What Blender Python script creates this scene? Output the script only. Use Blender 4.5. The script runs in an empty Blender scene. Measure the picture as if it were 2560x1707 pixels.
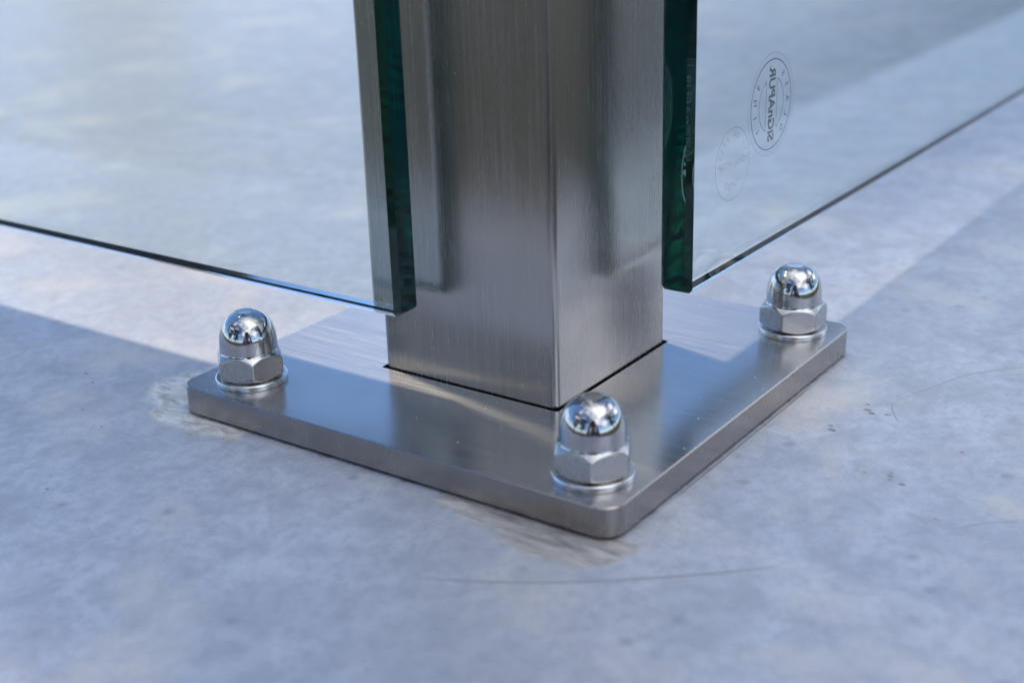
import bpy, bmesh, math, random
from mathutils import Vector, Matrix, noise as mnoise

random.seed(7)
MM = 0.001
ZP = 9.13            # height of the base plate's top above the ground, in mm
S = bpy.context.scene
COL = S.collection

# ------------------------------------------------------------------ camera
cd = bpy.data.cameras.new('camera')
cam = bpy.data.objects.new('camera', cd)
COL.objects.link(cam)
_f = Vector((0.75550602, 0.54508917, -0.36343974))
_r = Vector((0.57532483, -0.81737682, -0.02994136))
_u = Vector((0.31338792, 0.18647503, 0.93113644))
m = Matrix((_r, _u, -_f)).transposed().to_4x4()
m.translation = Vector((-331.04, -232.11, 162.06 + ZP)) * MM
cam.matrix_world = m
cd.sensor_width = 36.0
cd.lens = 49.07
cd.clip_start = 0.01
cd.clip_end = 400.0
cd.dof.use_dof = True
cd.dof.focus_distance = 0.405
cd.dof.aperture_fstop = 10.0
S.camera = cam

# ------------------------------------------------------------------ sky and sun
SUN_EL = math.radians(58)
SX_SZ = 0.14
sz = math.sin(SUN_EL)
sx = SX_SZ * sz
sy = math.sqrt(max(0.0, 1 - sz * sz - sx * sx))
sun_dir = Vector((sx, sy, sz))

w = bpy.data.worlds.new('World')
S.world = w
w.use_nodes = True
nt = w.node_tree
nt.nodes.clear()
def N(tree, kind, **kw):
    n = tree.nodes.new(kind)
    for k, v in kw.items():
        setattr(n, k, v)
    return n
sky = N(nt, 'ShaderNodeTexSky', sky_type='NISHITA')
sky.sun_disc = False
sky.sun_elevation = SUN_EL
sky.sun_rotation = math.atan2(sx, sy)
sky.altitude = 2500
sky.air_density = 1.0
sky.dust_density = 0.0
sky.ozone_density = 5.0
bg = N(nt, 'ShaderNodeBackground')
bg.inputs['Strength'].default_value = 0.15
# broken white cloud over the whole sky
tc = N(nt, 'ShaderNodeTexCoord')
sep = N(nt, 'ShaderNodeSeparateXYZ')
crot = N(nt, 'ShaderNodeVectorRotate', rotation_type='Z_AXIS')
nt.links.new(tc.outputs['Generated'], crot.inputs['Vector'])
crot.inputs['Angle'].default_value = math.radians(-36)
nt.links.new(crot.outputs[0], sep.inputs[0])
zz = N(nt, 'ShaderNodeMath', operation='MAXIMUM'); nt.links.new(sep.outputs['Z'], zz.inputs[0]); zz.inputs[1].default_value = 0.0
za = N(nt, 'ShaderNodeMath', operation='ADD'); nt.links.new(zz.outputs[0], za.inputs[0]); za.inputs[1].default_value = 0.22
dx = N(nt, 'ShaderNodeMath', operation='DIVIDE'); nt.links.new(sep.outputs['X'], dx.inputs[0]); nt.links.new(za.outputs[0], dx.inputs[1])
dy = N(nt, 'ShaderNodeMath', operation='DIVIDE'); nt.links.new(sep.outputs['Y'], dy.inputs[0]); nt.links.new(za.outputs[0], dy.inputs[1])
cv = N(nt, 'ShaderNodeCombineXYZ'); nt.links.new(dx.outputs[0], cv.inputs[0]); nt.links.new(dy.outputs[0], cv.inputs[1])
cv.inputs[2].default_value = 42.0
cn = N(nt, 'ShaderNodeTexNoise'); nt.links.new(cv.outputs[0], cn.inputs['Vector'])
cn.inputs['Scale'].default_value = 0.75
cn.inputs['Detail'].default_value = 6.0
cn.inputs['Roughness'].default_value = 0.55
cr = N(nt, 'ShaderNodeMapRange'); nt.links.new(cn.outputs['Fac'], cr.inputs['Value'])
cr.inputs['From Min'].default_value = 0.54
cr.inputs['From Max'].default_value = 0.68
mixc = N(nt, 'ShaderNodeMix', data_type='RGBA')
lo = N(nt, 'ShaderNodeMapRange', interpolation_type='SMOOTHSTEP'); nt.links.new(sep.outputs['Z'], lo.inputs['Value'])
lo.inputs['From Min'].default_value = 0.06
lo.inputs['From Max'].default_value = 0.24
cm = N(nt, 'ShaderNodeMath', operation='MULTIPLY')
nt.links.new(cr.outputs['Result'], cm.inputs[0]); nt.links.new(lo.outputs['Result'], cm.inputs[1])
nt.links.new(cm.outputs[0], mixc.inputs['Factor'])
nt.links.new(sky.outputs[0], mixc.inputs['A'])
mixc.inputs['B'].default_value = (14.0, 14.0, 14.4, 1)
nt.links.new(mixc.outputs['Result'], bg.inputs['Color'])
wo = N(nt, 'ShaderNodeOutputWorld')
nt.links.new(bg.outputs[0], wo.inputs['Surface'])

sl = bpy.data.lights.new('sun', 'SUN')
sl.energy = 2.2
sl.angle = math.radians(5.0)
sl.color = (1.0, 0.88, 0.72)
sun = bpy.data.objects.new('sun', sl)
COL.objects.link(sun)
sun.rotation_euler = (-sun_dir).to_track_quat('-Z', 'Y').to_euler()
sun.location = sun_dir * 5

S.view_settings.view_transform = 'Standard'
S.view_settings.look = 'None'
S.view_settings.exposure = 0.47
S.view_settings.gamma = 1.0
S.view_settings.use_curve_mapping = False
S.render.engine = 'CYCLES'
cy = S.cycles
cy.use_denoising = True
cy.max_bounces = 160
cy.transmission_bounces = 160
cy.glossy_bounces = 160
cy.diffuse_bounces = 4
cy.transparent_max_bounces = 16
cy.volume_bounces = 0
cy.blur_glossy = 0.3
cy.sample_clamp_indirect = 4.0
cy.sample_clamp_direct = 0.0

# ------------------------------------------------------------------ helpers
def P(x, y, z):
    """mm relative to the plate's top centre -> metres above the ground"""
    return Vector((x * MM, y * MM, (z + ZP) * MM))

def obj(name, me, mat, parent=None):
    o = bpy.data.objects.new(name, me)
    COL.objects.link(o)
    if mat is not None and len(me.materials) == 0:
        me.materials.append(mat)
    if parent is not None:
        o.parent = parent
    return o

def mesh_of(bm, name, smooth=None):
    """smooth = angle in degrees above which edges stay sharp; None = flat"""
    me = bpy.data.meshes.new(name)
    bm.normal_update()
    if smooth is not None:
        for f in bm.faces: f.smooth = True
        for e in bm.edges:
            e.smooth = not (len(e.link_faces) == 2 and e.calc_face_angle(0) > math.radians(smooth))
    bm.to_mesh(me)
    bm.free()
    return me

def tag(o, label, cat, group=None, kind=None):
    if label: o['label'] = label
    if cat: o['category'] = cat
    if group: o['group'] = group
    if kind: o['kind'] = kind
    return o

def empty(name, loc, rz=0):
    o = bpy.data.objects.new(name, None)
    COL.objects.link(o)
    o.location = loc
    o.rotation_euler = (0, 0, rz)
    o.empty_display_size = 0.01
    return o

def newmat(name):
    mt = bpy.data.materials.new(name)
    mt.use_nodes = True
    t = mt.node_tree
    t.nodes.clear()
    out = N(t, 'ShaderNodeOutputMaterial')
    return mt, t, out

def L(t, a, b): t.links.new(a, b)

def noise_n(t, vec, scale, detail=4, rough=0.55, dist=0.0):
    n = N(t, 'ShaderNodeTexNoise')
    L(t, vec, n.inputs['Vector'])
    n.inputs['Scale'].default_value = scale
    n.inputs['Detail'].default_value = detail
    n.inputs['Roughness'].default_value = rough
    n.inputs['Distortion'].default_value = dist
    return n.outputs['Fac']

def remap(t, v, a, b, c=0.0, d=1.0):
    n = N(t, 'ShaderNodeMapRange')
    L(t, v, n.inputs['Value'])
    n.inputs['From Min'].default_value = a
    n.inputs['From Max'].default_value = b
    n.inputs['To Min'].default_value = c
    n.inputs['To Max'].default_value = d
    return n.outputs['Result']

def mixrgb(t, f, a, b, blend='MIX'):
    n = N(t, 'ShaderNodeMix', data_type='RGBA', blend_type=blend)
    if isinstance(f, (int, float)): n.inputs['Factor'].default_value = f
    else: L(t, f, n.inputs['Factor'])
    for k, v in (('A', a), ('B', b)):
        if isinstance(v, tuple): n.inputs[k].default_value = (*v, 1)
        else: L(t, v, n.inputs[k])
    return n.outputs['Result']

def mul(t, a, b, op='MULTIPLY'):
    n = N(t, 'ShaderNodeMath', operation=op)
    for i, v in enumerate((a, b)):
        if isinstance(v, (int, float)): n.inputs[i].default_value = v
        else: L(t, v, n.inputs[i])
    return n.outputs[0]

def stretched(t, scale, rot=(0, 0, 0)):
    tcn = N(t, 'ShaderNodeTexCoord')
    mp = N(t, 'ShaderNodeMapping')
    mp.inputs['Scale'].default_value = scale
    mp.inputs['Rotation'].default_value = rot
    L(t, tcn.outputs['Object'], mp.inputs['Vector'])
    return mp.outputs['Vector']

def rounded_rect(x0, x1, y0, y1, r, seg=8):
    pts = []
    for cx, cyy, a0 in ((x1 - r, y1 - r, 0), (x0 + r, y1 - r, 90), (x0 + r, y0 + r, 180), (x1 - r, y0 + r, 270)):
        for i in range(seg + 1):
            a = math.radians(a0 + 90 * i / seg)
            pts.append((cx + r * math.cos(a), cyy + r * math.sin(a)))
    return pts

def spline(ctrl, n=24):
    out = []
    m_ = len(ctrl)
    for i in range(n):
        t = i / (n - 1) * (m_ - 1)
        k = min(int(t), m_ - 2); u = t - k
        p0, p1, p2, p3 = (Vector(ctrl[max(0, k - 1)]), Vector(ctrl[k]), Vector(ctrl[k + 1]), Vector(ctrl[min(m_ - 1, k + 2)]))
        out.append(tuple(0.5 * ((2 * p1) + (p2 - p0) * u + (2 * p0 - 5 * p1 + 4 * p2 - p3) * u * u + (3 * p1 - p0 - 3 * p2 + p3) * u ** 3)))
    return out

# ------------------------------------------------------------------ materials
def steel(name, brush, rough, aniso, tangent, base=(0.60, 0.585, 0.57), bump=0.05, dust=0.0, streak=0.10, speckscale=320, wide=0.0):
    """brush = coordinate scale (per metre) that stretches the grain"""
    mt, t, out = newmat(name)
    b = N(t, 'ShaderNodeBsdfPrincipled')
    b.inputs['Metallic'].default_value = 1.0
    v = stretched(t, brush)
    fine = noise_n(t, v, 1.0, 3, 0.6)
    v2 = stretched(t, tuple(k * 0.28 for k in brush))
    coarse = noise_n(t, v2, 1.0, 3, 0.6)
    obj_v = stretched(t, (1, 1, 1))
    cloud = noise_n(t, obj_v, 38.0, 4, 0.6)
    grain = mul(t, mul(t, fine, 0.6), mul(t, coarse, 0.4), 'ADD')
    g = remap(t, grain, 0.35, 0.65, 1 - streak, 1 + streak)
    col = mixrgb(t, 1.0, base, mixrgb(t, 1.0, (1, 1, 1), g, 'MULTIPLY'), 'MULTIPLY')
    # faint hand smudges
    sm = remap(t, cloud, 0.42, 0.72, 0.0, 0.18)
    col = mixrgb(t, sm, col, (0.38, 0.37, 0.36))
    L(t, col, b.inputs['Base Color'])
    rr = mul(t, remap(t, grain, 0.3, 0.7, rough * 0.8, rough * 1.25), remap(t, cloud, 0.3, 0.7, 0.9, 1.15))
    L(t, rr, b.inputs['Roughness'])
    b.inputs['Anisotropic'].default_value = aniso
    tg = N(t, 'ShaderNodeTangent')
    if tangent == 'UV':
        tg.direction_type = 'UV_MAP'
        tg.uv_map = 'UVMap'
    else:
        tg.direction_type = 'RADIAL'
        tg.axis = 'Z'
    if aniso: L(t, tg.outputs[0], b.inputs['Tangent'])
    bp = N(t, 'ShaderNodeBump')
    bp.inputs['Strength'].default_value = bump
    bp.inputs['Distance'].default_value = 0.0002
    L(t, grain, bp.inputs['Height'])
    L(t, bp.outputs[0], b.inputs['Normal'])
    sh = b.outputs[0]
    if wide:
        b2 = N(t, 'ShaderNodeBsdfPrincipled')
        b2.inputs['Metallic'].default_value = 1.0
        L(t, col, b2.inputs['Base Color'])
        b2.inputs['Roughness'].default_value = 0.62
        b2.inputs['Anisotropic'].default_value = 0.85
        L(t, tg.outputs[0], b2.inputs['Tangent'])
        bp2 = N(t, 'ShaderNodeBump')
        bp2.inputs['Strength'].default_value = 0.5
        bp2.inputs['Distance'].default_value = 0.0003
        L(t, grain, bp2.inputs['Height'])
        L(t, bp2.outputs[0], b2.inputs['Normal'])
        mw = N(t, 'ShaderNodeMixShader')
        L(t, remap(t, grain, 0.35, 0.65, wide * 0.6, wide * 1.4), mw.inputs[0])
        L(t, sh, mw.inputs[1]); L(t, b2.outputs[0], mw.inputs[2])
        sh = mw.outputs[0]
    if dust:
        vr = N(t, 'ShaderNodeTexVoronoi')
        L(t, obj_v, vr.inputs['Vector'])
        vr.inputs['Scale'].default_value = speckscale
        d = remap(t, vr.outputs['Distance'], 0.06, 0.10, 1.0, 0.0)
        rnd = N(t, 'ShaderNodeSeparateColor')
        L(t, vr.outputs['Color'], rnd.inputs[0])
        keep = mul(t, rnd.outputs[0], 1 - dust, 'GREATER_THAN')
        df = N(t, 'ShaderNodeBsdfDiffuse')
        df.inputs['Color'].default_value = (0.62, 0.6, 0.56, 1)
        mx = N(t, 'ShaderNodeMixShader')
        L(t, mul(t, mul(t, d, keep), 0.75), mx.inputs[0])
        L(t, sh, mx.inputs[1]); L(t, df.outputs[0], mx.inputs[2])
        sh = mx.outputs[0]
    L(t, sh, out.inputs['Surface'])
    return mt

M_POST = steel('brushed_post_steel', (5600, 5600, 34), 0.235, 0.65, 'Z', base=(0.52, 0.495, 0.47), bump=0.08, dust=0.04, streak=0.11, wide=0.05)
M_PLATE = steel('brushed_plate_steel', (5200, 70, 5200), 0.20, 0.60, 'UV', base=(0.56, 0.55, 0.54), bump=0.12, dust=0.12, streak=0.11, wide=0.18)
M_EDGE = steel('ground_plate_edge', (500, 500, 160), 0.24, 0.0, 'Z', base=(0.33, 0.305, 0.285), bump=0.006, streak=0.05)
M_DOME = steel('polished_nut_steel', (500, 500, 900), 0.10, 0.0, 'Z', base=(0.53, 0.52, 0.51), bump=0.02, streak=0.03)
M_HEX = steel('satin_nut_steel', (420, 420, 420), 0.24, 0.0, 'Z', base=(0.50, 0.49, 0.48), bump=0.025, streak=0.05)
M_WASH = steel('stamped_washer_steel', (700, 700, 2200), 0.22, 0.0, 'Z', base=(0.66, 0.645, 0.63), bump=0.08, streak=0.06)

def glass_mat():
    mt, t, out = newmat('clear_green_glass')
    g = N(t, 'ShaderNodeBsdfGlass')
    g.inputs['Color'].default_value = (1, 1, 1, 1)
    g.inputs['Roughness'].default_value = 0.0
    g.inputs['IOR'].default_value = 1.51
    va = N(t, 'ShaderNodeVolumeAbsorption')
    va.inputs['Color'].default_value = (0.0, 0.67, 0.63, 1)
    va.inputs['Density'].default_value = 9.0
    L(t, g.outputs[0], out.inputs['Surface'])
    L(t, va.outputs[0], out.inputs['Volume'])
    return mt
M_GLASS = glass_mat()

def print_mat(name, col, alpha):
    mt, t, out = newmat(name)
    d = N(t, 'ShaderNodeBsdfDiffuse'); d.inputs['Color'].default_value = (*col, 1)
    tr = N(t, 'ShaderNodeBsdfTranslucent'); tr.inputs['Color'].default_value = (*col, 1)
    mx = N(t, 'ShaderNodeMixShader'); mx.inputs[0].default_value = 0.5
    L(t, d.outputs[0], mx.inputs[1]); L(t, tr.outputs[0], mx.inputs[2])
    tp = N(t, 'ShaderNodeBsdfTransparent')
    m2 = N(t, 'ShaderNodeMixShader'); m2.inputs[0].default_value = alpha
    L(t, tp.outputs[0], m2.inputs[1]); L(t, mx.outputs[0], m2.inputs[2])
    L(t, m2.outputs[0], out.inputs['Surface'])
    return mt
M_LOGO = print_mat('grey_screen_print', (0.11, 0.14, 0.15), 0.85)
M_STAMP = print_mat('pale_etched_stamp', (0.62, 0.72, 0.70), 0.45)
M_FILM = print_mat('clear_sticker_film', (0.45, 0.5, 0.5), 0.05)

def ground_mat():
    mt, t, out = newmat('weathered_grey_sheet')
    b = N(t, 'ShaderNodeBsdfPrincipled')
    v = stretched(t, (1, 1, 1))
    big = noise_n(t, v, 9.0, 5, 0.6, 0.6)
    mid = noise_n(t, v, 60.0, 6, 0.62, 0.5)
    mot = noise_n(t, v, 240.0, 5, 0.65, 0.3)
    fine = noise_n(t, v, 900.0, 3, 0.6)
    base = mixrgb(t, remap(t, big, 0.35, 0.65), (0.545, 0.565, 0.615), (0.63, 0.645, 0.68))
    base = mixrgb(t, remap(t, mid, 0.40, 0.62, 0.0, 0.85), base, (0.43, 0.45, 0.50))
    base = mixrgb(t, remap(t, mot, 0.43, 0.65, 0.0, 0.62), base, (0.37, 0.385, 0.43))
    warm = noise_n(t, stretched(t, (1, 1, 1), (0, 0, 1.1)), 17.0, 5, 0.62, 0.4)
    base = mixrgb(t, remap(t, warm, 0.53, 0.68, 0.0, 0.7), base, (0.77, 0.70, 0.61))  # warm mottling, strengthened so sunlit patches are painted into the colour
    pale = noise_n(t, stretched(t, (1, 1, 1), (0, 0, 2.3)), 42.0, 5, 0.6, 0.3)
    base = mixrgb(t, remap(t, pale, 0.56, 0.74, 0.0, 0.55), base, (0.70, 0.71, 0.73))
    # small dark dents and specks
    vr = N(t, 'ShaderNodeTexVoronoi'); L(t, v, vr.inputs['Vector']); vr.inputs['Scale'].default_value = 75.0
    sc = N(t, 'ShaderNodeSeparateColor'); L(t, vr.outputs['Color'], sc.inputs[0])
    keep = mul(t, sc.outputs[0], 0.80, 'GREATER_THAN')
    spot = mul(t, remap(t, mul(t, vr.outputs['Distance'], mul(t, fine, 0.22), 'ADD'), 0.16, 0.30, 1.0, 0.0), keep)
    base = mixrgb(t, mul(t, spot, 0.6), base, (0.25, 0.255, 0.29))
    base = mixrgb(t, remap(t, fine, 0.35, 0.65, 0.0, 0.34), base, (0.43, 0.44, 0.47))
    grit = noise_n(t, v, 2600.0, 2, 0.6)
    base = mixrgb(t, remap(t, grit, 0.62, 0.72, 0.0, 0.5), base, (0.30, 0.30, 0.33))
    base = mixrgb(t, remap(t, grit, 0.36, 0.28, 0.0, 0.45), base, (0.80, 0.80, 0.82))
    base = mixrgb(t, 1.0, base, (0.945, 0.965, 1.0), 'MULTIPLY')
    for attr, sc_, c1, c2, am, bias in (('pale_smear', (330, 120, 330), (0.92, 0.90, 0.85), (0.42, 0.40, 0.37), 1.0, 2.2),
                                  ('brown_smear', (300, 60, 300), (0.25, 0.225, 0.20), (0.66, 0.63, 0.59), 0.95, 2.4),
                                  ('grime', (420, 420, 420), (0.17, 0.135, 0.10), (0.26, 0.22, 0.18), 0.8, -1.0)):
        at = N(t, 'ShaderNodeAttribute'); at.attribute_name = attr
        nn = noise_n(t, stretched(t, sc_, (0, 0, 0.35)), 1.0, 5, 0.7, 0.4)
        n3 = noise_n(t, v, 120.0, 4, 0.6)
        dd = mul(t, mul(t, at.outputs['Fac'], bias, 'ADD'), mul(t, mul(t, nn, 0.5, 'SUBTRACT'), 14.0), 'ADD')
        dd = mul(t, dd, mul(t, mul(t, n3, 0.5, 'SUBTRACT'), 10.0), 'ADD')
        base = mixrgb(t, remap(t, dd, -0.6, 2.2, 0.0, am), base, mixrgb(t, remap(t, nn, 0.35, 0.65), c1, c2))
    L(t, base, b.inputs['Base Color'])
    b.inputs['Metallic'].default_value = 0.25
    L(t, remap(t, mid, 0.3, 0.7, 0.36, 0.52), b.inputs['Roughness'])
    b.inputs['Specular IOR Level'].default_value = 0.5
    bp = N(t, 'ShaderNodeBump'); bp.inputs['Strength'].default_value = 0.35; bp.inputs['Distance'].default_value = 0.0006
    L(t, mul(t, mul(t, mid, 0.7), mul(t, mot, 0.3), 'ADD'), bp.inputs['Height'])
    L(t, bp.outputs[0], b.inputs['Normal'])
    L(t, b.outputs[0], out.inputs['Surface'])
    return mt
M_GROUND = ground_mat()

def plain(name, col, rough=0.7):
    mt, t, out = newmat(name)
    b = N(t, 'ShaderNodeBsdfPrincipled')
    v = stretched(t, (1, 1, 1))
    n = noise_n(t, v, 400, 4)
    c2 = tuple(c * 0.6 for c in col)
    L(t, mixrgb(t, n, col, c2), b.inputs['Base Color'])
    b.inputs['Roughness'].default_value = rough
    L(t, b.outputs[0], out.inputs['Surface'])
    return mt
M_SHIM = plain('black_rubber_shim', (0.03, 0.03, 0.032))

M_PENCIL = plain('pencil_mark', (0.20, 0.20, 0.21), 0.5)
M_SCRATCH = plain('faint_scratch', (0.42, 0.43, 0.47), 0.5)
M_SPOT = plain('brown_dirt_spot', (0.35, 0.31, 0.29), 0.8)

def lawn_mat():
    mt, t, out = newmat('mossy_paving')
    b = N(t, 'ShaderNodeBsdfPrincipled')
    v = stretched(t, (1, 1, 1))
    n1 = noise_n(t, v, 3.0, 6, 0.65); n2 = noise_n(t, v, 60.0, 4, 0.7)
    c = mixrgb(t, remap(t, n1, 0.35, 0.65), (0.055, 0.050, 0.046), (0.080, 0.073, 0.065))
    L(t, mixrgb(t, remap(t, n2, 0.3, 0.7, 0.0, 0.6), c, (0.050, 0.058, 0.038)), b.inputs['Base Color'])
    b.inputs['Roughness'].default_value = 0.9
    b.inputs['Specular IOR Level'].default_value = 0.1
    L(t, b.outputs[0], out.inputs['Surface'])
    return mt
M_LAWN = lawn_mat()
M_BARK = plain('tree_bark', (0.12, 0.09, 0.065), 0.9)
def leaf_mat():
    mt, t, out = newmat('tree_leaves')
    v = stretched(t, (1, 1, 1))
    n1 = noise_n(t, v, 2.2, 4)
    col = mixrgb(t, remap(t, n1, 0.35, 0.65), (0.035, 0.075, 0.022), (0.075, 0.12, 0.035))
    d = N(t, 'ShaderNodeBsdfDiffuse'); L(t, col, d.inputs['Color'])
    tr = N(t, 'ShaderNodeBsdfTranslucent'); L(t, col, tr.inputs['Color'])
    mx = N(t, 'ShaderNodeMixShader'); mx.inputs[0].default_value = 0.3
    L(t, d.outputs[0], mx.inputs[1]); L(t, tr.outputs[0], mx.inputs[2])
    L(t, mx.outputs[0], out.inputs['Surface'])
    return mt
M_LEAF = leaf_mat()

# ------------------------------------------------------------------ ground
# outlines (mm) of dried adhesive on the sheet, beside the plate's corners
PALE = [[(-79, 48), (-82, 62), (-82.5, 78), (-79, 85), (-73, 83), (-72, 70), (-72, 55)],
        [(-64, 101), (-54, 99), (-40, 91), (-42, 78), (-60, 76), (-76, 82), (-73, 95)]]
BROWN = [[(-73, -34), (-78, -38), (-87, -57), (-87.5, -70), (-82, -79), (-73, -80), (-71, -70), (-71, -50)],
         [(-72, -22), (-79, -29), (-81, -42), (-77, -46), (-72, -40)]]
def poly_dist(p, poly):
    """signed distance to an outline, positive inside"""
    inside = False
    best = 1e9
    n = len(poly)
    for i in range(n):
        x1, y1 = poly[i]; x2, y2 = poly[(i + 1) % n]
        if (y1 > p[1]) != (y2 > p[1]) and p[0] < (x2 - x1) * (p[1] - y1) / (y2 - y1) + x1:
            inside = not inside
        dx_, dy_ = x2 - x1, y2 - y1
        t = max(0.0, min(1.0, ((p[0] - x1) * dx_ + (p[1] - y1) * dy_) / (dx_ * dx_ + dy_ * dy_)))
        best = min(best, math.hypot(p[0] - x1 - t * dx_, p[1] - y1 - t * dy_))
    return best if inside else -best
PLX0, PLX1, PLY0, PLY1, FLOOR = -222.0, 1500.0, -190.0, 1010.0, -0.75
def axis_lines(a, lo, hi, b, step):
    v = [lo + step * i for i in range(int((hi - lo) / step) + 1)]
    return [a] + v + [v[-1] + 30, (v[-1] + b) / 2, b]
gx = axis_lines(PLX0, -112, 92, PLX1, 1.0)
gy = axis_lines(PLY0, -96, 112, PLY1, 1.0)
gv, pale_w, brown_w, grime_w = [], [], [], []
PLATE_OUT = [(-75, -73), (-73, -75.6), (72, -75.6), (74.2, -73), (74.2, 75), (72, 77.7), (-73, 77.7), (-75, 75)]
for x in gx:
    for y in gy:
        gv.append((x * MM, y * MM, 0.0))
        near = -112 <= x <= -30 and -96 <= y <= 112
        pale_w.append(max(-8.0, max(poly_dist((x, y), q) for q in PALE)) if near else -8.0)
        brown_w.append(max(-8.0, max(poly_dist((x, y), q) for q in BROWN)) if near else -8.0)
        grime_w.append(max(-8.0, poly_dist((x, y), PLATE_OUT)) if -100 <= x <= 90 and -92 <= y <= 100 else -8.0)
ny_ = len(gy)
gf = [(i * ny_ + j, (i + 1) * ny_ + j, (i + 1) * ny_ + j + 1, i * ny_ + j + 1) for i in range(len(gx) - 1) for j in range(ny_ - 1)]
me = bpy.data.meshes.new('ground')
me.from_pydata(gv, [], gf)
me.update()
for nm, ww in (('pale_smear', pale_w), ('brown_smear', brown_w), ('grime', grime_w)):
    at = me.attributes.new(nm, 'FLOAT', 'POINT')
    at.data.foreach_set('value', ww)
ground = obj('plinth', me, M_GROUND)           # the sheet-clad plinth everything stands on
tag(ground, None, None, kind='structure')
bm = bmesh.new()
cs = [(PLX0, PLY0), (PLX1, PLY0), (PLX1, PLY1), (PLX0, PLY1)]
top = [bm.verts.new((x * MM, y * MM, -0.0004)) for x, y in cs]
bot = [bm.verts.new((x * MM, y * MM, FLOOR - 0.01)) for x, y in cs]
for i in range(4):
    bm.faces.new((bot[i], bot[(i + 1) % 4], top[(i + 1) % 4], top[i]))
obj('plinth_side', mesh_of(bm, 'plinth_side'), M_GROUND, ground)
bm = bmesh.new()
bm.faces.new([bm.verts.new((x, y, FLOOR)) for x, y in ((-150, -150), (150, -150), (150, 150), (-150, 150))])
tag(obj('ground', mesh_of(bm, 'ground'), M_LAWN), None, None, kind='structure')

# ------------------------------------------------------------------ post with base plate
OX, OY = -0.34, 0.77
PW, PD = 62.36, 63.10
post = empty('railing_post', (0, 0, 0))
tag(post, 'square brushed stainless steel railing post standing on a bolted base plate', 'post')

def tube():
    bm = bmesh.new()
    pts = rounded_rect(OX - PW / 2, OX + PW / 2, OY - PD / 2, OY + PD / 2, 2.3, 8)
    zs = [-ZP + 0.9, 60, 140, 260, 600, 1080]
    rings = [[bm.verts.new(P(x, y, z)) for x, y in pts] for z in zs]
    n = len(pts)
    for a, b in zip(rings, rings[1:]):
        for i in range(n):
            bm.faces.new((a[i], a[(i + 1) % n], b[(i + 1) % n], b[i]))
    bm.faces.new(rings[-1])
    bm.faces.new(list(reversed(rings[0])))
    return mesh_of(bm, 'tube', 30)
obj('tube', tube(), M_POST, post)

PX0, PX1, PY0, PY1 = -75.0, 74.17, -75.65, 77.71
def plate():
    bm = bmesh.new()
    seg = 10
    out = rounded_rect(PX0, PX1, PY0, PY1, 6.2, seg)
    e = 0.35
    out_in = rounded_rect(PX0 + e, PX1 - e, PY0 + e, PY1 - e, 6.2 - e, seg)
    g = 0.85
    hx0, hx1, hy0, hy1 = OX - PW / 2 - g, OX + PW / 2 + g, OY - PD / 2 - g, OY + PD / 2 + g
    hole = rounded_rect(hx0, hx1, hy0, hy1, 1.0, seg)
    z_top, z_bot = 0.0, -ZP + 1.15
    def ring(pts, z): return [bm.verts.new(P(x, y, z)) for x, y in pts]
    ob, ot, oi = ring(out, z_bot), ring(out, z_top - e), ring(out_in, z_top)
    hi, hb = ring(hole, z_top), ring(hole, z_bot)
    n = len(out)
    fs = {}
    for i in range(n):
        j = (i + 1) % n
        fs[bm.faces.new((ob[i], ob[j], ot[j], ot[i]))] = 1
        fs[bm.faces.new((ot[i], ot[j], oi[j], oi[i]))] = 1
        fs[bm.faces.new((oi[i], oi[j], hi[j], hi[i]))] = 0
        fs[bm.faces.new((hi[i], hi[j], hb[j], hb[i]))] = 1
        fs[bm.faces.new((hb[i], hb[j], ob[j], ob[i]))] = 1
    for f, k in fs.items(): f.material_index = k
    uv = bm.loops.layers.uv.new('UVMap')
    for f in bm.faces:
        for l in f.loops:
            c = l.vert.co
            l[uv].uv = (c.x * 5 + c.z * 0.5, c.y * 5 + c.z * 0.7)
    return mesh_of(bm, 'base_plate', 28)
me = plate()
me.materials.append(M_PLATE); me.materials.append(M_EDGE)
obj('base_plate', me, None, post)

bm = bmesh.new()
pts = rounded_rect(PX0 + 2.6, PX1 - 2.6, PY0 + 2.6, PY1 - 2.6, 5, 6)
a = [bm.verts.new(P(x, y, -ZP + 0.004)) for x, y in pts]
b = [bm.verts.new(P(x, y, -ZP + 1.14)) for x, y in pts]
n = len(pts)
for i in range(n):
    bm.faces.new((a[i], a[(i + 1) % n], b[(i + 1) % n], b[i]))
bm.faces.new(b); bm.faces.new(list(reversed(a)))
obj('shim', mesh_of(bm, 'shim'), M_SHIM, post)

# ------------------------------------------------------------------ cap nuts and washers
WASH_R, WASH_H = 10.9, 1.9
AF2 = 9.35
def hexr(a):
    k = 90
    s = 0.0
    for i in range(6):
        c = math.cos(a - math.radians(30 + 60 * i))
        if c > 0: s += c ** k
    return AF2 / (s ** (1 / k))

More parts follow.
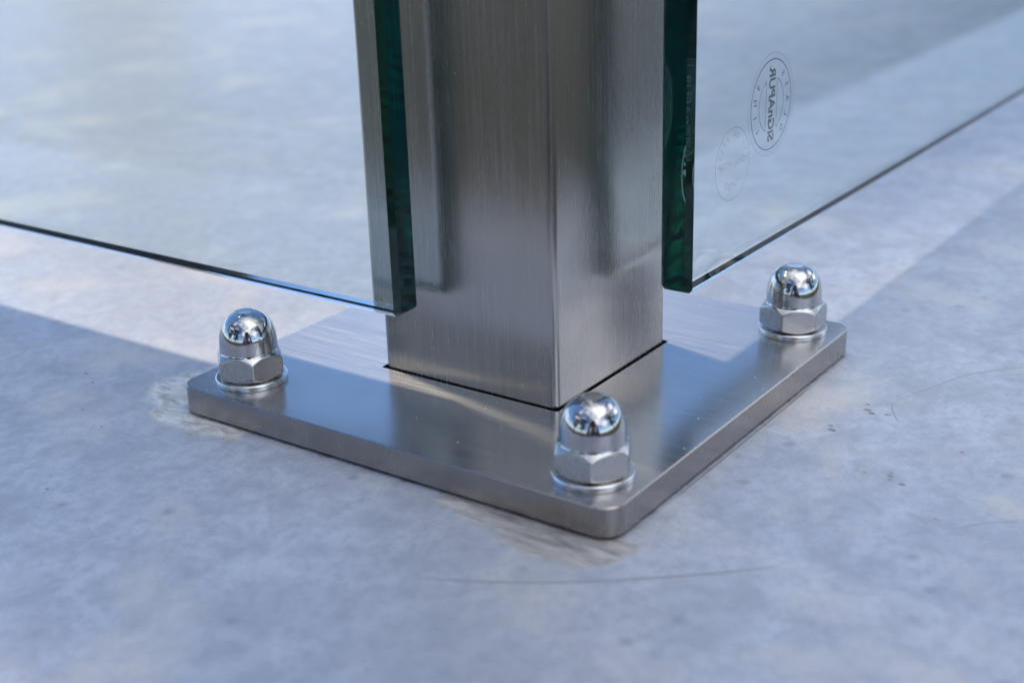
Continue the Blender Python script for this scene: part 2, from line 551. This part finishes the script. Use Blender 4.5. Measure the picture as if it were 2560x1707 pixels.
def nut_hex():
    bm = bmesh.new()
    n = 240
    z0, z1 = 0.0, 7.9
    zs = [0.0, 0.10, 0.22, 0.38, 0.6, 0.85, 1.2, 2.5, 4.2, 5.2, 5.7, 6.0, 6.2, 6.4, 6.6, 6.8, 7.0, 7.2, 7.4, 7.6, 7.75, 7.9]
    rings = []
    for z in zs:
        prof = min(8.75 + z * 1.75, 9.05 + (z1 - z) * 1.05)
        ring = []
        for i in range(n):
            a = 2 * math.pi * i / n
            h = hexr(a)
            k = 70
            r = (h ** -k + prof ** -k) ** (-1 / k)
            ring.append(bm.verts.new((r * math.cos(a) * MM, r * math.sin(a) * MM, z * MM)))
        rings.append(ring)
    # shoulder up to the dome, and the underside
    for r, z in ((8.75, 8.02), (8.35, 8.10), (8.0, 8.1)):
        rings.append([bm.verts.new((r * math.cos(2 * math.pi * i / n) * MM, r * math.sin(2 * math.pi * i / n) * MM, z * MM)) for i in range(n)])
    for a, b in zip(rings, rings[1:]):
        for i in range(n):
            bm.faces.new((a[i], a[(i + 1) % n], b[(i + 1) % n], b[i]))
    bm.faces.new(list(reversed(rings[0])))
    return mesh_of(bm, 'hex_body', 40)

def lathe(prof, n, name, smooth=35, cap=True):
    bm = bmesh.new()
    rings = []
    for r, z in prof:
        rings.append([bm.verts.new((r * math.cos(2 * math.pi * i / n) * MM, r * math.sin(2 * math.pi * i / n) * MM, z * MM)) for i in range(n)])
    for a, b in zip(rings, rings[1:]):
        for i in range(n):
            bm.faces.new((a[i], a[(i + 1) % n], b[(i + 1) % n], b[i]))
    if cap:
        bm.faces.new(rings[-1])
        bm.faces.new(list(reversed(rings[0])))
    return mesh_of(bm, name, smooth)

DOME_TOP = 21.9 - WASH_H
def nut_dome():
    ctrl = [(8.95, 7.9), (8.72, 8.5), (8.68, 9.6), (8.58, 11.6), (8.28, 13.6), (7.62, 15.7), (6.62, 17.4), (5.22, 18.75), (3.68, 19.6), (2.75, 19.9)]
    prof = [tuple(p) for p in spline(ctrl, 46)]
    prof += [(2.55, DOME_TOP + 0.0), (2.3, DOME_TOP - 0.02), (0.6, DOME_TOP - 0.06)]
    return lathe(prof, 96, 'dome', 50)

def washer_mesh():
    R, r, h, e = WASH_R, 5.4, WASH_H, 0.32
    prof = [(r, 0.0), (R - 0.15, 0.0), (R, 0.15), (R, h - 0.55), (R - 0.06, h - 0.32), (R - 0.2, h - 0.13), (R - 0.42, h - 0.02), (R - 0.6, h), (r, h)]
    bm_me = lathe(prof + [(r, 0.0)], 96, 'flat_washer', 40, cap=False)
    return bm_me

HEX, DOME, WASHER = nut_hex(), nut_dome(), washer_mesh()
C = Vector((-331.04, -232.11, 0))
nuts = [(-60.15, -60.88, -4, 'front corner', 'shiny domed cap nut on the near corner of the base plate, nearest the camera',
         'steel washer under the nearest cap nut at the front corner of the plate'),
        (-60.15, 60.88, 2, 'left', 'shiny domed cap nut below the left glass panel, on the left plate corner',
         'steel washer under the cap nut on the left plate corner'),
        (60.15, -60.88, -18.7, 'right', 'shiny domed cap nut below the right glass panel, on the right plate corner',
         'steel washer under the cap nut on the right plate corner'),
        (60.15, 60.88, 10, 'far', 'shiny domed cap nut on the far plate corner, hidden behind the post',
         'steel washer on the far plate corner, hidden behind the post')]
for x, y, phi, _, lab, wlab in nuts:
    wa = obj('flat_washer', WASHER, M_WASH)
    wa.location = P(x, y, 0.03)
    wa.rotation_euler = (0, 0, phi)
    tag(wa, wlab, 'washer', 'washers on the base plate')
    fh = (Vector((x, y, 0)) - C).normalized()
    rh = Vector((fh.y, -fh.x, 0))
    ph = math.radians(phi)
    c = -fh * math.cos(ph) + rh * math.sin(ph)
    root = empty('cap_nut', P(x, y, WASH_H + 0.06), math.atan2(c.y, c.x))
    tag(root, lab, 'nut', 'cap nuts on the base plate')
    obj('hex_body', HEX, M_HEX, root)
    obj('dome', DOME, M_DOME, root)

# ------------------------------------------------------------------ glass panels
CH = 1.1
T = 10.4
def glass_box(lx, ly, lz):
    bm = bmesh.new()
    bmesh.ops.create_cube(bm, size=1.0)
    for v in bm.verts:
        v.co = Vector(((v.co.x + .5) * lx * MM, (v.co.y + .5) * ly * MM, (v.co.z + .5) * lz * MM))
    bmesh.ops.bevel(bm, geom=list(bm.edges), offset=CH * MM, segments=1, affect='EDGES', profile=0.5)
    # the arris on the end by the post is cut flatter: wider on the edge than on the face
    ax = 0 if lx > ly else 1
    oth = 1 - ax
    lt = (lx, ly)[oth] * MM
    for v in bm.verts:
        if abs(v.co[ax] - CH * MM) < 1e-6: v.co[ax] = 1.0 * MM
        elif abs(v.co[ax]) < 1e-6:
            if abs(v.co[oth] - CH * MM) < 1e-6: v.co[oth] = 2.3 * MM
            elif abs(v.co[oth] - (lt - CH * MM)) < 1e-6: v.co[oth] = lt - 1.2 * MM
    return mesh_of(bm, 'pane')
GH = 1250.0
HB = 24.9 - 0.3
XF = -46.5 - CH
left = empty('glass_panel', P(XF, 12.6, HB))
tag(left, 'clear greenish glass panel left of the post, without any print', 'glass panel')
obj('pane', glass_box(T, 960, GH), M_GLASS, left)
YF = -48.5 - CH
RX0 = 12.0
right = empty('glass_panel', P(RX0, YF, HB))
tag(right, 'clear greenish glass panel right of the post, bearing two round printed marks', 'glass panel')
obj('pane', glass_box(1250, T, GH), M_GLASS, right)

# ------------------------------------------------------------------ printed marks on the right panel
def text_polys(body, size, bold=0.0, sx=1.0, shear=0.0):
    cu = bpy.data.curves.new('t', 'FONT')
    cu.body = body
    cu.size = size
    cu.offset = bold
    cu.shear = shear
    cu.align_x = 'CENTER'
    cu.align_y = 'CENTER'
    cu.resolution_u = 3
    o = bpy.data.objects.new('t', cu)
    COL.objects.link(o)
    dg = bpy.context.evaluated_depsgraph_get()
    me = bpy.data.meshes.new_from_object(o.evaluated_get(dg))
    vs = [(v.co.x * sx, v.co.y) for v in me.vertices]
    fs = [tuple(p.vertices) for p in me.polygons]
    bpy.data.objects.remove(o)
    bpy.data.curves.remove(cu)
    bpy.data.meshes.remove(me)
    return vs, fs

class Flat:
    """2-D shapes in mm, laid on a plane afterwards"""
    def __init__(s): s.v, s.f = [], []
    def add(s, vs, fs, fn=lambda p: p):
        o = len(s.v)
        s.v += [fn(p) for p in vs]
        s.f += [tuple(i + o for i in f) for f in fs]
    def ring(s, r0, r1, a0=0, a1=360, n=96, off=(0, 0)):
        vs, fs = [], []
        k = n if a1 - a0 < 360 else n
        for i in range(n + 1):
            a = math.radians(a0 + (a1 - a0) * i / n)
            vs += [(off[0] + r0 * math.cos(a), off[1] + r0 * math.sin(a)), (off[0] + r1 * math.cos(a), off[1] + r1 * math.sin(a))]
        for i in range(n):
            fs.append((2 * i, 2 * i + 1, 2 * i + 3, 2 * i + 2))
        s.add(vs, fs)
    def bar(s, x0, y0, x1, y1):
        s.add([(x0, y0), (x1, y0), (x1, y1), (x0, y1)], [(0, 1, 2, 3)])
    def disc(s, r, n=64):
        s.add([(r * math.cos(2 * math.pi * i / n), r * math.sin(2 * math.pi * i / n)) for i in range(n)], [tuple(range(n))])
    def arc_text(s, chars, size, radius, a_mid, step, bottom=False, bold=0.0):
        n = len(chars)
        for i, ch in enumerate(chars):
            if ch == ' ': continue
            vs, fs = text_polys(ch, size, bold)
            k = i - (n - 1) / 2
            a = a_mid + (k * step if bottom else -k * step)
            ar = math.radians(a)
            rot = ar + math.pi / 2 if bottom else ar - math.pi / 2
            cx, cyy = radius * math.cos(ar), radius * math.sin(ar)
            c, sn = math.cos(rot), math.sin(rot)
            s.add(vs, fs, lambda p: (cx + p[0] * c - p[1] * sn, cyy + p[0] * sn + p[1] * c))
    def build(s, name, mat, fn, parent):
        me = bpy.data.meshes.new(name)
        me.from_pydata([fn(p) for p in s.v], [], s.f)
        me.update()
        return obj(name, me, mat, parent)

INSET = T - 0.12          # just inside the far face of the pane
def on_panel(cx, cz, rot):
    """mark as read from the far side of the panel: seen mirrored from the camera's side"""
    c, sn = math.cos(rot), math.sin(rot)
    def fn(p):
        x, z = p[0] * c - p[1] * sn, p[0] * sn + p[1] * c
        return Vector(((cx - RX0 - x) * MM, INSET * MM, (cz - HB + z) * MM))
    return fn

LOGO = (69.8, 69.6)
lg = Flat()
R0 = 14.3
lg.ring(R0 - 0.35, R0, n=120)
lg.arc_text('GLASS', 3.0, 11.6, 90, 24, False, 0.02)
lg.arc_text('LINE', 3.0, 11.6, 270, 24, True, 0.02)
vs, fs = text_polys('SiGnAPUR', 6.0, 0.17, 1.0, 0.0)
_w = 23.6 / (max(p[0] for p in vs) - min(p[0] for p in vs))
vs = [(p[0] * _w, p[1]) for p in vs]
lg.add(vs, fs)
vs, fs = text_polys('®', 1.3, 0.0)
lg.add(vs, fs, lambda p: (p[0] + 12.1, p[1] - 1.3))
for s in (1, -1):            # the two half-moon outlines above and below the word
    a0 = 26.3 if s > 0 else 206.3
    lg.ring(8.55, 8.8, a0, a0 + 127.4, 60)
    yb = 8.68 * math.sin(math.radians(26.3)) * s
    hw = 8.68 * math.cos(math.radians(26.3))
    lg.bar(-hw, yb - 0.12, hw, yb + 0.12)
lfn = on_panel(*LOGO, math.radians(90))
lg.build('round_logo', M_LOGO, lfn, right)
fm = Flat(); fm.disc(R0 + 1.9)
fo = fm.build('sticker_film', M_FILM, lambda p: lfn(p) + Vector((0, 0.00004, 0)), right)
fr = Flat(); fr.ring(R0 + 1.82, R0 + 1.9)
fr.build('film_rim', M_LOGO, lambda p: lfn(p) + Vector((0, 0.00002, 0)), right)

STAMP = (44.3, 56.2)
st = Flat()
st.ring(10.9, 11.35, n=96)
st.arc_text('ESG EN 12150', 2.5, 8.9, 90, 15.5, False, 0.05)
vs, fs = text_polys('Glasprofi 24', 3.3, 0.05, 1.0)
st.add(vs, fs, lambda p: (p[0], p[1] + 0.2))
vs, fs = text_polys('Yonag%', 3.1, 0.05, 0.95, 0.25)
st.add(vs, fs, lambda p: (p[0], p[1] - 6.3))
st.build('approval_stamp', M_STAMP, on_panel(*STAMP, math.radians(0)), right)

# ------------------------------------------------------------------ what the polished nuts and the post mirror, plus an added shade tree
def tree(loc, height, rad, seed, label, zf=0.58, hf=0.38, nl=130):
    rnd = random.Random(seed)
    root = empty('leafy_tree', loc)
    tag(root, label, 'tree', 'trees mirrored in the steel')
    bm = bmesh.new()
    def limb(p, q, r0, r1):
        d = (q - p).normalized(); a = d.orthogonal().normalized(); b = d.cross(a)
        A = [bm.verts.new(p + (a * math.cos(k * math.pi / 4) + b * math.sin(k * math.pi / 4)) * r0) for k in range(8)]
        B = [bm.verts.new(q + (a * math.cos(k * math.pi / 4) + b * math.sin(k * math.pi / 4)) * r1) for k in range(8)]
        for k in range(8): bm.faces.new((A[k], A[(k + 1) % 8], B[(k + 1) % 8], B[k]))
    zc = height * zf
    limb(Vector((0, 0, -0.05)), Vector((0.05, 0, height * 0.35)), 0.16, 0.11)
    limb(Vector((0.05, 0, height * 0.35)), Vector((-0.05, 0.05, height * 0.75)), 0.11, 0.04)
    clumps = []
    for k in range(34):
        a = rnd.uniform(0, 2 * math.pi); u = rnd.uniform(-0.9, 1); rr = rad * math.sqrt(max(0.05, 1 - u * u)) * rnd.uniform(0.35, 1.0)
        c = Vector((rr * math.cos(a), rr * math.sin(a), zc + u * height * hf))
        clumps.append((c, rnd.uniform(0.35, 0.7)))
        if k < 14: limb(Vector((0, 0, height * rnd.uniform(0.3, 0.6))), c, 0.05, 0.012)
    obj('trunk', mesh_of(bm, 'trunk', 60), M_BARK, root)
    vs, fs = [], []
    for c, r in clumps:
        for k in range(nl):
            d = Vector((rnd.gauss(0, 1), rnd.gauss(0, 1), rnd.gauss(0, 0.8))).normalized() * r * rnd.uniform(0.4, 1.05)
            p = c + d
            a = Vector((rnd.gauss(0, 1), rnd.gauss(0, 1), rnd.gauss(0, 1))).normalized(); b = a.orthogonal().normalized()
            w_ = rnd.uniform(0.05, 0.09); o = len(vs)
            vs += [p - a * w_ * 1.5, p + b * w_ * 0.7, p + a * w_ * 1.5, p - b * w_ * 0.7]
            fs.append((o, o + 1, o + 2, o + 3))
    me = bpy.data.meshes.new('crown'); me.from_pydata(vs, [], fs); me.update()
    obj('crown', me, M_LEAF, root)
def az(deg, d): return Vector((d * math.cos(math.radians(deg)), d * math.sin(math.radians(deg)), FLOOR))
tree(az(148, 6.0), 6.6, 2.3, 1, 'leafy tree mirrored at the left rim of the domed nuts, left of the other tree')
tree(az(176, 7.5), 6.0, 2.1, 2, 'leafy tree mirrored between the left tree and the photographer')
tree(az(-72, 6.5), 6.2, 2.2, 3, 'dark leafy tree mirrored at the right side of the domed nuts')

tree(Vector((1.98, 2.62, FLOOR)), 9.5, 1.1, 4, 'tall leafy tree added out of view behind the glass to shade the plinth right of the post', 0.76, 0.15, 420)  # unseen extra tree, added only to block sun from the right side

def person_mat():
    """shirt, trousers, shoes and skin by height and reach on the crouching body"""
    mt, t, out = newmat('photographer_clothes')
    b = N(t, 'ShaderNodeBsdfPrincipled')
    tcn = N(t, 'ShaderNodeTexCoord'); sp = N(t, 'ShaderNodeSeparateXYZ'); L(t, tcn.outputs['Object'], sp.inputs[0])
    n = noise_n(t, tcn.outputs['Object'], 25.0, 4)
    shirt = mixrgb(t, n, (0.13, 0.11, 0.20), (0.20, 0.17, 0.28))
    jeans = mixrgb(t, n, (0.025, 0.03, 0.05), (0.045, 0.05, 0.08))
    c = mixrgb(t, mul(t, sp.outputs['Z'], 0.50, 'GREATER_THAN'), jeans, shirt)
    c = mixrgb(t, mul(t, sp.outputs['Z'], 0.10, 'LESS_THAN'), c, (0.03, 0.028, 0.026))
    c = mixrgb(t, mul(t, sp.outputs['Z'], 0.815, 'GREATER_THAN'), c, (0.45, 0.28, 0.20))
    L(t, c, b.inputs['Base Color']); b.inputs['Roughness'].default_value = 0.8
    L(t, b.outputs[0], out.inputs['Surface'])
    return mt
def skinned(name, verts, edges, radii, root_i, mat, parent, levels=2):
    me = bpy.data.meshes.new(name)
    me.from_pydata(verts, edges, []); me.update()
    o = obj(name, me, mat, parent)
    o.modifiers.new('skin', 'SKIN').use_smooth_shade = True
    lay = me.skin_vertices[0] if len(me.skin_vertices) else None
    if lay is None:
        bm = bmesh.new(); bm.from_mesh(me); bm.verts.layers.skin.verify(); bm.to_mesh(me); bm.free()
        lay = me.skin_vertices[0]
    for i, r in enumerate(radii):
        lay.data[i].radius = (r, r) if not isinstance(r, tuple) else r
        lay.data[i].use_root = (i == root_i)
    sb = o.modifiers.new('sub', 'SUBSURF'); sb.levels = levels; sb.render_levels = levels
    return o
back = Vector((-0.755506, -0.545089, 0)).normalized()
pl = Vector((-0.33104, -0.23211, FLOOR)) + back * 0.5
person = empty('person', pl, math.atan2(-back.y, -back.x) - math.pi / 2)
tag(person, 'crouching person in dark clothes holding a black camera, mirrored in the domed nuts', 'person')
V_ = [(0, -.05, .37), (0, .03, .50), (0, .12, .65), (0, .20, .76), (0, .245, .835), (0, .29, .90), (0, .30, .97), (0, .30, 1.03)]
R_ = [(.15, .12), (.15, .12), (.16, .12), (.13, .10), .058, .075, .088, .06]
E_ = [(i, i + 1) for i in range(7)]
for sgn in (-1, 1):
    o_ = len(V_)
    V_ += [(sgn * .11, -.03, .36), (sgn * .20, .30, .50), (sgn * .185, .14, .27), (sgn * .17, .0, .09), (sgn * .175, .08, .045), (sgn * .19, .19, .035)]
    R_ += [.095, .068, .06, .042, .042, .032]
    E_ += [(0, o_), (o_, o_ + 1), (o_ + 1, o_ + 2), (o_ + 2, o_ + 3), (o_ + 3, o_ + 4), (o_ + 4, o_ + 5)]
    a_ = len(V_)
    V_ += [(sgn * .17, .19, .745), (sgn * .23, .28, .61), (sgn * .16, .37, .74), (sgn * .095, .425, .855), (sgn * .085, .445, .885)]
    R_ += [.065, .048, .040, .028, (.036, .020)]
    E_ += [(3, a_), (a_, a_ + 1), (a_ + 1, a_ + 2), (a_ + 2, a_ + 3), (a_ + 3, a_ + 4)]
skinned('body', V_, E_, R_, 0, person_mat(), person)
M_SKIN = plain('skin', (0.45, 0.28, 0.20), 0.6)
for sgn in (-1, 1):          # fingers closed round the camera's sides
    for k, (dz, ln) in enumerate(((.030, .9), (.012, 1.0), (-.006, .95), (-.022, .8))):
        fv = [(sgn * .088, .448, .885 + dz * .7), (sgn * .086, .478, .89 + dz), (sgn * (.082 - .012 * ln), .492, .892 + dz), (sgn * (.074 - .026 * ln), .490, .893 + dz)]
        skinned('finger', fv, [(0, 1), (1, 2), (2, 3)], [.010, .009, .0085, .0075], 0, M_SKIN, person, 1)
    skinned('thumb', [(sgn * .080, .44, .895), (sgn * .070, .428, .925), (sgn * .052, .424, .935)], [(0, 1), (1, 2)], [.011, .010, .009], 0, M_SKIN, person, 1)
bm = bmesh.new()
bmesh.ops.create_uvsphere(bm, u_segments=20, v_segments=14, radius=1.0)
for v in bm.verts:
    p = v.co.copy(); q = 1 + 0.06 * mnoise.noise(p * 5)
    v.co = Vector((p.x * .098 * q, p.y * .108 * q + .285, p.z * .075 * q + 1.035 + (0.03 if p.y > 0 else -0.03) * abs(p.y)))
obj('hair', mesh_of(bm, 'hair', 180), plain('dark_hair', (0.03, 0.022, 0.016), 0.6), person)

camera_thing = empty('photo_camera', pl, person.rotation_euler.z)
tag(camera_thing, 'black photo camera held by the crouching person, mirrored in the domed nuts', 'camera')
M_BLACK = plain('black_plastic', (0.02, 0.02, 0.021), 0.4)
bm = bmesh.new()
bmesh.ops.create_cube(bm, size=1.0)
for v in bm.verts: v.co = Vector((v.co.x * .14, v.co.y * .035 + .452, v.co.z * .085 + .92))
bmesh.ops.bevel(bm, geom=list(bm.edges), offset=.008, segments=2, affect='EDGES')
obj('body', mesh_of(bm, 'camera_body', 40), M_BLACK, camera_thing)
bm = bmesh.new()
bmesh.ops.create_cone(bm, cap_ends=True, segments=32, radius1=.034, radius2=.031, depth=.05)
for v in bm.verts: v.co = Vector((v.co.x, .463 - v.co.z * .5 + 0.012, v.co.y + .92))
obj('lens', mesh_of(bm, 'camera_lens', 40), M_BLACK, camera_thing)

# ------------------------------------------------------------------ marks on the ground
def spot_mesh(name, pts, mat, z=0.03):
    bm = bmesh.new()
    bm.faces.new([bm.verts.new(P(x, y, -ZP + z)) for x, y in pts])
    return obj(name, mesh_of(bm, name), mat, ground)

def strip_mesh(name, pts, width, mat, z=0.02):
    """a hair-thin mark that tapers to nothing at its ends"""
    vs, fs = [], []
    n = len(pts)
    for i, p in enumerate(pts):
        a = Vector(pts[max(0, i - 1)]); b = Vector(pts[min(n - 1, i + 1)])
        d = (b - a).normalized(); nrm = Vector((-d.y, d.x))
        k = min(1.0, 5.0 * min(i, n - 1 - i) / (n - 1) + 0.15) * (0.75 + 0.5 * random.random())
        for q in (-1, 1):
            c = Vector(p) + nrm * width * 0.5 * q * k
            vs.append(P(c.x, c.y, -ZP + z))
    for i in range(n - 1):
        fs.append((2 * i, 2 * i + 2, 2 * i + 3, 2 * i + 1))
    me = bpy.data.meshes.new(name)
    me.from_pydata(vs, [], fs); me.update()
    return obj(name, me, mat, ground)

strip_mesh('pencil_line', spline([(-45, -76.45), (-2, -76.55), (42, -76.3)], 16), 0.34, M_PENCIL)
strip_mesh('scratch', spline([(-111.7, -44.9), (-103.4, -62.1), (-90.4, -81.6), (-74.8, -100.6), (-62, -114)], 30), 1.3, M_SCRATCH)
strip_mesh('scratch', spline([(42.3, -101.5), (60.6, -108.4), (75.3, -114.5), (90, -128), (96, -140)], 24), 0.6, M_SCRATCH)
strip_mesh('scratch', spline([(42.3, -101.5), (36, -104), (30, -108)], 10), 0.5, M_SCRATCH)
strip_mesh('scratch', spline([(-24, -142), (-16, -148), (-10, -156)], 10), 0.6, M_SCRATCH)
strip_mesh('scratch', spline([(20, 190), (60, 150), (95, 105)], 16), 1.0, M_SCRATCH)
for x, y, r in [(33.2, -97.6, 1.3), (31.5, -99.6, 1.5), (33.0, -103.7, 1.3), (-4.1, -118.7, 1.0), (-5.6, -112.1, 0.7), (-6.9, -123.0, 1.1),
                (-2.2, -118.2, 0.8), (-6.0, -119.3, 0.7), (14.8, -94.2, 1.3), (17.5, -92.6, 0.9), (-20.5, -136.9, 0.7), (37, -96, 0.9),
                (-82, 52, 0.5), (-70, 128, 1.1), (-74, 120, 0.8), (-90, 105, 0.7), (-95, 90, 0.6), (-130, 70, 0.8), (20, -130, 0.8)]:
    pts = []
    for i in range(12):
        a = 2 * math.pi * i / 12
        k = r * 0.7 * (0.65 + 0.7 * random.random())
        pts.append((x + k * math.cos(a) * 0.8, y + k * math.sin(a) * 1.3))
    spot_mesh('dirt_spot', pts, M_SPOT)
